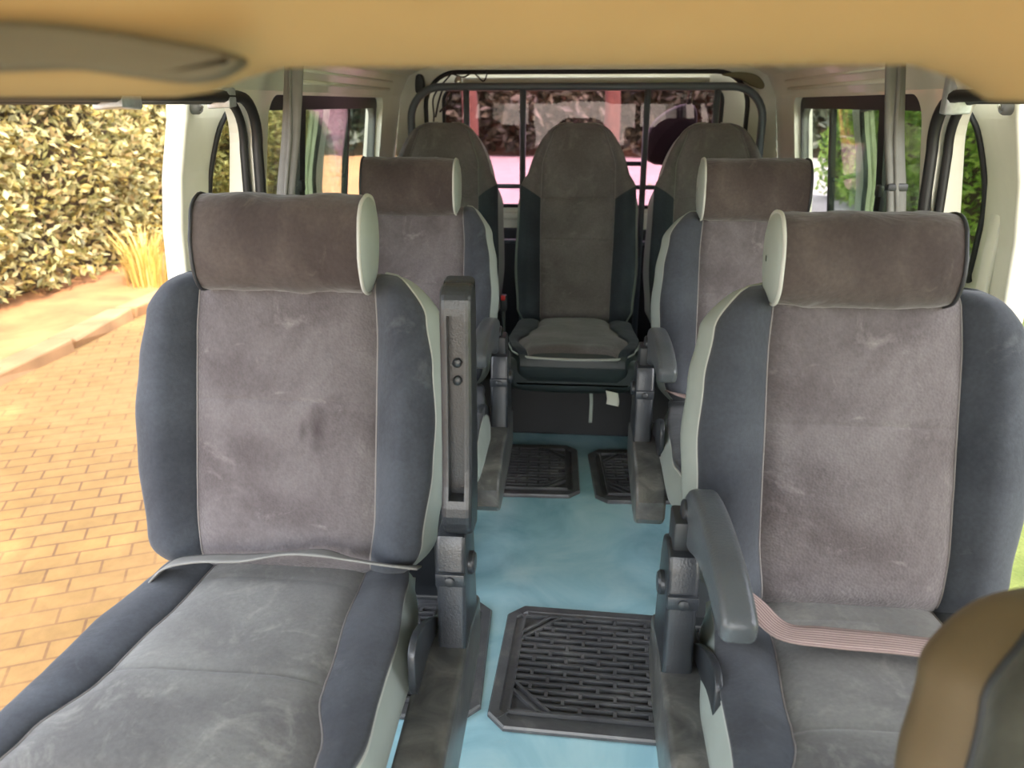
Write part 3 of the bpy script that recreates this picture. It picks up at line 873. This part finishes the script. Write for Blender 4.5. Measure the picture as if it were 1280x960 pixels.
# ------------------------------------------------------------------ luggage grille behind the rear seats
def arc_frame(x0, x1, z0, z1, r, y):
    pts = [(x0, y, z0)]
    for k in range(9):
        a = R(180-90*k/8); pts.append((x0+r+r*math.cos(a), y, z1-r+r*math.sin(a)))
    for k in range(9):
        a = R(90-90*k/8); pts.append((x1-r+r*math.cos(a), y, z1-r+r*math.sin(a)))
    pts.append((x1, y, z0)); return pts
gr = empty('luggage_guard', (0, 3.15, 0)); tag(gr, 'grey painted steel tube luggage guard standing behind the rear seats', 'luggage guard')
tube('hoop', arc_frame(-.675, .675, .02, 1.212, .12, 0), .015, M['grille'], gr, 10)
def gbar(pts, r=.012): return tube('bar', pts, r, M['grille'], gr, 8)
for x in (-.455, -.235, .24, .50):
    gbar([(x, 0, .06), (x, 0, 1.21)])
for z in (.84, .62): gbar([(-.675, .012, z), (.675, .012, z)], .009)
gbar([(.08, .012, .93), (.24, .012, .93)], .009)
for sx in (-.675, .675):
    bm = bmesh.new(); bm_box(bm, (sx, 0, .008), (.07, .07, .016), None, .003); from_bm('foot_plate', bm, M['black'], gr)

# rear-view mirror outside the tailgate
mr = empty('tailgate_mirror', (.40, 3.52, 1.03)); tag(mr, 'black rounded mirror housing hanging outside the rear window at right', 'mirror')
out = smooth_outline([(-.115, -.115), (-.115, .02), (-.05, .09), (.03, .12), (.075, .10), (.085, 0), (.07, -.09), (.02, -.125)], 4)
prism_obj('housing', out, -.02, .05, M['lining'], mr, .015, 3, 'y')
prism_obj('mirror_face', [(a*.85, b*.85) for a, b in out], -.024, -.019, M['lining'], mr, .002, 2, 'y')
tube('bracket_arm', [(.04, .0, .10), (.05, -.03, .20), (.05, -.105, .235)], .012, M['black'], mr, 8)

# ------------------------------------------------------------------ belts
def ribbon(name, pts, normals, width, mat, parent=None, th=.0016, n=6):
    """strip along pts; normals = (per-point) direction across the strip"""
    P = cr([tuple(p)+tuple(w) for p, w in zip(pts, normals)], n)
    vs, fs, uv = [], [], []
    for i, q in enumerate(P):
        c = Vector(q[:3]); a = Vector(q[3:]).normalized()*width/2
        nx = Vector(P[min(i+1, len(P)-1)][:3])-Vector(P[max(i-1, 0)][:3])
        up = nx.cross(a).normalized()*th
        for t in (-1, -.5, 0, .5, 1): vs.append(c+a*t+up)
        for t in (1, .5, 0, -.5, -1): vs.append(c+a*t-up)
    for i in range(len(P)-1):
        for k in range(10):
            j = (k+1) % 10; fs.append((i*10+k, i*10+j, (i+1)*10+j, (i+1)*10+k))
    fs.append(tuple(range(10))[::-1]); fs.append(tuple((len(P)-1)*10+k for k in range(10)))
    o = from_py(name, vs, fs, mat, parent)
    u = o.data.uv_layers.new(name='UVMap')
    for poly in o.data.polygons:
        for li in poly.loop_indices:
            vi = o.data.loops[li].vertex_index; i, k = divmod(vi, 10)
            t = (k/4) if k < 5 else (9-k)/4
            u.data[li].uv = (i*.05, t)
    return o
b = ribbon('lap_belt', [(.222, 1.06, .470), (.246, 1.025, .462), (.272, .985, .454), (.302, .934, .449), (.36, .926, .448), (.44, .921, .448), (.52, .914, .448), (.60, .926, .447), (.665, .955, .440)],
           [(-.45, -.5, .5), (-.6, -.6, .35), (-.75, -.6, .2), (-.6, -.9, .1), (-.1, -1, .03), (0, -1, .05), (0, -1, .05), (.1, -1, .0), (.2, -1, -.1)], .046, M['webbing'])
tag(b, 'mauve ribbed lap belt lying twisted across the near right seat cushion', 'seat belt')
b = ribbon('lap_belt', [(-.690, 1.03, .405), (-.655, 1.030, .440), (-.60, 1.035, .451), (-.53, 1.038, .454), (-.46, 1.046, .462), (-.40, 1.040, .470), (-.35, 1.040, .460), (-.29, 1.045, .450), (-.245, 1.06, .438)],
           [(0, -1, .15), (0, -1, .2), (0, -1, .3), (0, -1, .3), (.1, -1, .5), (.1, -1, .35), (0, -1, .6), (0, -1, .6), (0, -1, .5)], .042, M['belt'])
tag(b, 'grey lap belt tucked along the back of the near left seat cushion', 'seat belt')
b = ribbon('lap_belt', [(.235, 1.91, .446), (.262, 1.875, .449), (.32, 1.845, .448), (.39, 1.84, .448), (.49, 1.84, .448), (.61, 1.855, .446), (.69, 1.88, .43)],
           [(0, -1, .4), (0, -1, .2), (0, -1, .1), (0, -1, .1), (0, -1, .1), (0, -1, .1), (0, -1, 0)], .044, M['webbing'])
tag(b, 'brown lap belt across the second row right seat cushion', 'seat belt')
def shoulder_belt(label, s, clip):
    r = empty('shoulder_belt', (s*.70, 1.84, 0)); tag(r, label, 'seat belt', 'shoulder belts hanging beside the side windows')
    ribbon('webbing', [(-s*.045, 0, 1.285), (-s*.040, 0, 1.23), (-s*.018, .0, 1.08), (s*.012, 0, .92), (s*.03, .0, .70), (s*.042, 0, .45), (s*.05, 0, .06)], [(1, .2, 0)]*7, .042, M['belt'], r, .0045)
    tube('fold', [(-s*.038, -.007, 1.28), (-s*.018, -.007, 1.08), (s*.012, -.007, .92), (s*.04, -.007, .46)], .005, M['belt'], r, 8)
    bm = bmesh.new(); bm_box(bm, (-s*.040, 0, 1.283), (.035, .022, .03), None, .004); from_bm('top_anchor', bm, M['black'], r, True)
    bm = bmesh.new(); bm_box(bm, (s*.05, 0, .04), (.06, .06, .08), None, .008); from_bm('reel', bm, M['plastic'], r, True)
    if clip:
        bm = bmesh.new(); bm_box(bm, (s*.0035, 0, .975), (.044, .022, .016), None, .003); from_bm('belt_stop', bm, M['black'], r, True)
shoulder_belt('grey shoulder belt hanging over the left side window', -1, False)
shoulder_belt('grey shoulder belt with black stop clip hanging over the right side window', 1, True)

# buckle beside the rear centre seat
bk = empty('belt_buckle', (-.258, 2.60, 0)); tag(bk, 'black belt buckle with red button between the left and centre rear seats', 'buckle')
bm = bmesh.new(); bm_box(bm, (0, 0, .50), (.022, .03, .055), None, .004); from_bm('housing', bm, M['black'], bk, True)
bm = bmesh.new(); bm_box(bm, (0, -.014, .520), (.014, .006, .018), None, .001); from_bm('release_button', bm, M['red'], bk, True)
tube('stalk', [(0, 0, .48), (0, .01, .30), (0, .02, .01)], .006, M['black'], bk, 8)
# hanging tags under the centre rear seat
st_ = ribbon('hanging_strap', [(.050, 2.30, .285), (.052, 2.300, .25), (.051, 2.300, .185)], [(1, 0, 0)]*3, .011, M['vinyl']); tag(st_, 'thin pale strap hanging under the centre rear seat', 'strap')
tg_ = ribbon('paper_tag', [(.115, 2.30, .293), (.120, 2.290, .27), (.118, 2.288, .252)], [(1, .1, -.25)]*3, .040, M['paper'], None, .0008); tag(tg_, 'small white paper tag under the centre rear seat cushion', 'tag')

# tape patches round the seals
def tape(label, s, y, z, w, h):
    bm = bmesh.new()
    vs = bm_box(bm, (0, 0, 0), (.052, w, h), None, .004)
    for v in bm.verts:
        v.co += Vector((0, noise.noise(v.co*60)*.004, noise.noise(v.co*70+Vector((3, 1, 2)))*.005))
    bmesh.ops.translate(bm, vec=(s*(wx(z)+.008), y, z), verts=bm.verts)
    o = from_bm('duct_tape', bm, M['tape'], None, True); tag(o, label, 'tape', 'silver tape patches on the door seals')
tape('crumpled silver tape patch at the curve of the left door seal', -1, 1.66, 1.163, .036, .040)
tape('silver tape strip on the straight part of the left door seal', -1, 1.275, 1.160, .060, .034)
tape('torn silver tape hanging at the curve of the right door seal', 1, 1.745, 1.168, .028, .075)

# wires and small fittings at the rear corners
wv, wf = [], []
tube_mesh(cr([(-.60, 3.27, 1.10), (-.58, 3.26, 1.17), (-.555, 3.255, 1.215), (-.53, 3.255, 1.19), (-.55, 3.25, 1.15), (-.58, 3.26, 1.12)], 6), .004, 6, False, wv, wf)
tube_mesh(cr([(-.53, 3.27, 1.265), (-.48, 3.25, 1.25), (-.44, 3.25, 1.265), (-.40, 3.25, 1.235), (-.385, 3.27, 1.27)], 6), .003, 6, False, wv, wf)
tube_mesh(cr([(-.62, 3.27, 1.02), (-.605, 3.26, 1.10), (-.60, 3.25, 1.18), (-.53, 3.26, 1.262)], 6), .0035, 6, False, wv, wf)
wo = from_py('wire_bundle', wv, wf, M['wires']); tag(wo, 'loose dark wires hanging at the top left of the rear window', 'wires')
lp = from_bm('lamp_socket', lathe_bm([(.004, -.02), (.014, -.012), (.016, 0), (.010, .012), (.004, .016)], 18, Matrix.Translation((-.50, 3.25, 1.238))), M['chrome'], None, True)
tag(lp, 'small shiny metal lamp socket among the wires above the rear window', 'lamp')
hk = prism_obj('coat_hook', smooth_outline([(-.02, -.03), (-.016, .03), (.006, .034), (.014, 0), (.006, -.034)], 3), -.02, .02, M['black'], None, .004, 3, 'y'); hk.location = (-.655, 3.27, 1.225)
tag(hk, 'black coat hook at the top left rear corner', 'hook')
gh = prism_obj('pull_handle', smooth_outline([(-.09, .012), (-.03, .022), (.04, .012), (.075, -.02), (.07, -.04), (.03, -.03), (-.02, -.004)], 4), -.008, .008, simple('olive_plastic', srgb(122, 116, 86), .6, .1), None, .004, 3, 'y'); gh.location = (.62, 3.285, 1.245)
tag(gh, 'olive curved pull handle at the top right rear corner', 'handle')

# ------------------------------------------------------------------ outdoors
GZ = -.60
def ground(name, x0, x1, y0, y1, z, mat, n=2, amp=0):
    vs, fs = [], []
    nx = max(1, int((x1-x0)*n)); ny = max(1, int((y1-y0)*n))
    for j in range(ny+1):
        for i in range(nx+1):
            x, y = x0+(x1-x0)*i/nx, y0+(y1-y0)*j/ny
            vs.append((x, y, z+amp*noise.noise(Vector((x*1.3, y*1.3, z)))))
    for j in range(ny):
        for i in range(nx):
            a = j*(nx+1)+i; fs.append((a, a+1, a+nx+2, a+nx+1))
    o = from_py(name, vs, fs, mat); o['kind'] = 'structure'; return o
ground('ground_paving', -3.9, 1.55, -8, 45, GZ, M['paving'], 1)
ground('ground_soil', -9, -3.86, -8, 45, GZ+.05, M['soil'], 3, .08)
ground('ground_lawn', 1.5, 14, -8, 45, GZ+.03, M['lawn'], 2, .04)
ground('ground_concrete', -3.4, 9, 9.0, 40, GZ+.05, M['concrete'], 1)
# kerb stones
for k in range(16):
    bm = bmesh.new(); L = .86
    bm_box(bm, (0, 0, 0), (.20, L, .17), None, .02)
    for v in bm.verts: v.co += Vector((noise.noise(v.co*9+Vector((k, 0, 0)))*.05, noise.noise(v.co*7+Vector((0, k, 0)))*.02, noise.noise(v.co*8+Vector((0, 0, k)))*.02))
    o = from_bm('kerb_stone', bm, M['kerb'], None)
    o.location = (-3.86-.008*k+random.uniform(-.02, .02), 1.2+k*.9, GZ+.015+random.uniform(-.02, .02)); o.rotation_euler = (random.uniform(-.03, .03), random.uniform(-.08, .08), random.uniform(-.06, .06)+.02)
    tag(o, 'sandy kerb stone edging the paving below the hedge', 'kerb', 'kerb stones along the driveway')

def leaf_cloud(name, n, sampler, size, mat, parent=None, seed=1):
    rnd = random.Random(seed); vs, fs = [], []
    for _ in range(n):
        c = sampler(rnd)
        if c is None: continue
        c = Vector(c); s = size*rnd.uniform(.6, 1.35)
        a = Vector((rnd.gauss(0, 1), rnd.gauss(0, 1), rnd.gauss(0, .8))).normalized()
        b = a.cross(Vector((rnd.gauss(0, 1), rnd.gauss(0, 1), rnd.gauss(0, 1)))).normalized(); u = a.cross(b)
        i = len(vs)
        vs += [c-a*s*.55, c+b*s*.24+u*s*.06, c+a*s*.55, c-b*s*.24+u*s*.06]
        fs += [(i, i+1, i+2, i+3)]
    return from_py(name, vs, fs, mat, parent, False)

def hedge(name, label, x, y0, y1, z1, depth, sgn, n, size, mat, seed):
    """hedge running along y; its face looks towards sgn*x"""
    r = empty(name, (x, (y0+y1)/2, GZ)); tag(r, label, 'hedge')
    def face(y, z): return x+sgn*(.28*noise.noise(Vector((y*.9, z*1.1, seed)))+.14*noise.noise(Vector((y*3, z*3, seed+5))))-sgn*.25*max(0, (z-GZ)/3-.4)
    def smp(rd):
        y = rd.uniform(y0, y1); z = GZ+.12+(z1-GZ)*rd.random()**.9
        fx = face(y, z); return (fx-sgn*abs(rd.gauss(0, .16)), y, z+.15*noise.noise(Vector((y*2, z, 1))))
    f = leaf_cloud('foliage', n, smp, size, mat, None, seed)
    f.parent = r; f.matrix_parent_inverse = Matrix.Translation(-Vector(r.location))
    vs, fs = [], []; ny, nz = int((y1-y0)*3), 12
    for j in range(ny+1):
        for i in range(nz+1):
            y = y0+(y1-y0)*j/ny; z = GZ+(z1-GZ)*i/nz; vs.append((face(y, z)-sgn*.34, y, z))
    for j in range(ny):
        for i in range(nz):
            a = j*(nz+1)+i; fs.append((a, a+1, a+nz+2, a+nz+1))
    c = from_py('twig_core', vs, fs, M['core'], r); c.matrix_parent_inverse = Matrix.Translation(-Vector(r.location))
    return r
hedge('garden_hedge', 'tall sunlit yellow green hedge along the left side of the driveway', -5.0, .8, 15, 2.9, 1, 1, 46000, .098, M['leaf_hedge'], 3)
hedge('garden_hedge', 'bright green hedge seen through the right windows across the lawn', 4.6, .5, 16, 3.2, 1, -1, 26000, .12, M['leaf_green'], 8)

def rear_bushes():
    r = empty('tree_belt', (0, 27, GZ)); tag(r, 'dark belt of trees behind the van, seen through the tinted rear window', 'trees')
    def face(x, z): return 27+1.2*noise.noise(Vector((x*.5, z*.6, 2)))+.5*noise.noise(Vector((x*1.7, z*1.7, 4)))
    def smp(rd):
        x = rd.uniform(-16, 10); z = rd.uniform(-.3, 9); return (x, face(x, z)+abs(rd.gauss(0, .5)), z)
    f = leaf_cloud('foliage', 22000, smp, .42, M['leaf_shaded'], None, 21)
    f.parent = r; f.matrix_parent_inverse = Matrix.Translation(-Vector(r.location))
    vs, fs = [], []
    for j in range(41):
        for i in range(13):
            x = -16+26*j/40; z = GZ+9.6*i/12; vs.append((x, face(x, z)+.9, z))
    for j in range(40):
        for i in range(12):
            a = j*13+i; fs.append((a, a+13, a+14, a+1))
    c = from_py('branch_mass', vs, fs, M['core'], r); c.matrix_parent_inverse = Matrix.Translation(-Vector(r.location))
rear_bushes()
def trunk(name, label, x, y, h, r0, mat):
    pts = [(0.05*math.sin(k*1.1), .03*math.cos(k), h*k/8) for k in range(9)]
    o = tube(name, pts, [r0*(1.25-.5*k/8) for k in range(9)], mat, None, 12); o.location = (x, y, GZ); tag(o, label, 'tree'); return o
trunk('slender_tree', 'reddish bare tree trunk behind the van, right of the centre seat top', .45, 14.0, 7, .12, M['trunk'])
trunk('slender_tree', 'reddish bare tree trunk behind the van, above the left rear seat', -2.0, 14.0, 7, .12, M['trunk'])
# dry grass tufts below the hedge
def tuft(x, y, n, h, seed, label):
    rd = random.Random(seed); vs, fs = [], []
    for _ in range(n):
        a = rd.uniform(0, 6.28); r0 = rd.uniform(0, .2); L = h*rd.uniform(.3, 1.3); b = Vector((r0*math.cos(a), r0*math.sin(a), 0))
        d = Vector((math.cos(a), math.sin(a), 0))*rd.uniform(.1, .5)*L; w = Vector((-math.sin(a), math.cos(a), 0))*.008
        i = len(vs); m = b+d*.4+Vector((0, 0, L*.65)); t = b+d*1.2+Vector((0, 0, L))
        vs += [b-w, b+w, m+w*.8, m-w*.8, t]; fs += [(i, i+1, i+2, i+3), (i+3, i+2, i+4)]
    o = from_py('grass_tuft', vs, fs, M['straw'], None, False); o.location = (x, y, GZ+.04)
    tag(o, label, 'grass', 'dry grass tufts below the hedge', 'stuff')
for k, (x, y) in enumerate([(-4.28, 7.2), (-4.30, 8.4), (-4.26, 9.6)]):
    tuft(x, y, 260, .5, k, 'dry yellow grass tufts growing at the foot of the hedge')

# shade tree whose crown hangs over the van and driveway, above and in front of the picture
def shade_tree():
    r = empty('shade_tree', (3.6, -3.6, GZ)); tag(r, 'tall green tree beside the driveway shading the van', 'tree')
    Mi = Matrix.Translation(-Vector(r.location))
    vs, fs = [], []
    tube_mesh([(3.6, -3.6, GZ), (3.5, -3.5, 1.5), (3.1, -3.2, 3.6), (2.6, -2.9, 5.4)], [.22, .18, .15, .1], 10, False, vs, fs)
    for e in ((0, -1, 6.0), (1.5, .5, 6.4), (-1.5, -1.8, 5.8), (.5, -3, 6.6)):
        tube_mesh([(3.1, -3.2, 3.6), ((e[0]+3.1)/2, (e[1]-3.2)/2, 5.2), e], [.09, .06, .03], 8, False, vs, fs)
    c = from_py('trunk', vs, fs, M['trunk'], r); c.matrix_parent_inverse = Mi
    cl = []; rd = random.Random(5)
    for _ in range(64): cl.append((Vector((rd.uniform(-1.3, 4.6), rd.uniform(-5.2, 2.2), rd.uniform(5.2, 7.2))), rd.uniform(.5, 1.0)))
    def smp(rd2):
        p, q = rd2.choice(cl); d = Vector((rd2.gauss(0, 1), rd2.gauss(0, 1), rd2.gauss(0, .6))).normalized()*q*rd2.random()**.4
        return p+d
    f = leaf_cloud('foliage', 34000, smp, .22, M['leaf_green'], None, 31); f.parent = r; f.matrix_parent_inverse = Mi
shade_tree()

# ------------------------------------------------------------------ light
w = bpy.data.worlds.new('sky'); bpy.context.scene.world = w; w.use_nodes = True
nt = w.node_tree; bg = nt.nodes['Background']
sky = nt.nodes.new('ShaderNodeTexSky'); sky.sky_type = 'NISHITA'; sky.sun_disc = False; sky.sun_elevation = R(52); sky.sun_rotation = R(150)
sky.air_density = 1.0; sky.dust_density = 3.0; sky.ozone_density = .5
mx = nt.nodes.new('ShaderNodeMix'); mx.data_type = 'RGBA'; mx.inputs[0].default_value = .45; mx.inputs[7].default_value = (5.5, 5.2, 4.8, 1)
nt.links.new(sky.outputs[0], mx.inputs[6]); nt.links.new(mx.outputs[2], bg.inputs[0]); bg.inputs[1].default_value = .90
sun = bpy.data.lights.new('sun', 'SUN'); sun.energy = 4.8; sun.color = (1, .88, .70); sun.angle = R(.8)
so = bpy.data.objects.new('sun', sun); COL.objects.link(so)
el, az = R(56), R(35)
d = Vector((math.sin(az)*math.cos(el), -math.cos(az)*math.cos(el), math.sin(el)))   # towards the sun
so.rotation_euler = d.to_track_quat('Z', 'Y').to_euler()

# ------------------------------------------------------------------ camera
cam = bpy.data.cameras.new('camera'); co = bpy.data.objects.new('camera', cam); COL.objects.link(co)
cam.sensor_width = 36; cam.lens = 961/1280*36; cam.clip_start = .02; cam.clip_end = 200
co.location = (0, 0, 1.15); co.rotation_euler = (R(90-20.0118), 0, R(5.029))
cam.dof.use_dof = True; cam.dof.focus_distance = 1.5; cam.dof.aperture_fstop = 5.0
sc = bpy.context.scene; sc.camera = co
sc.view_settings.view_transform = 'Standard'; sc.view_settings.look = 'None'; sc.view_settings.gamma = 1
sc.view_settings.use_curve_mapping = False; sc.view_settings.exposure = 0.9
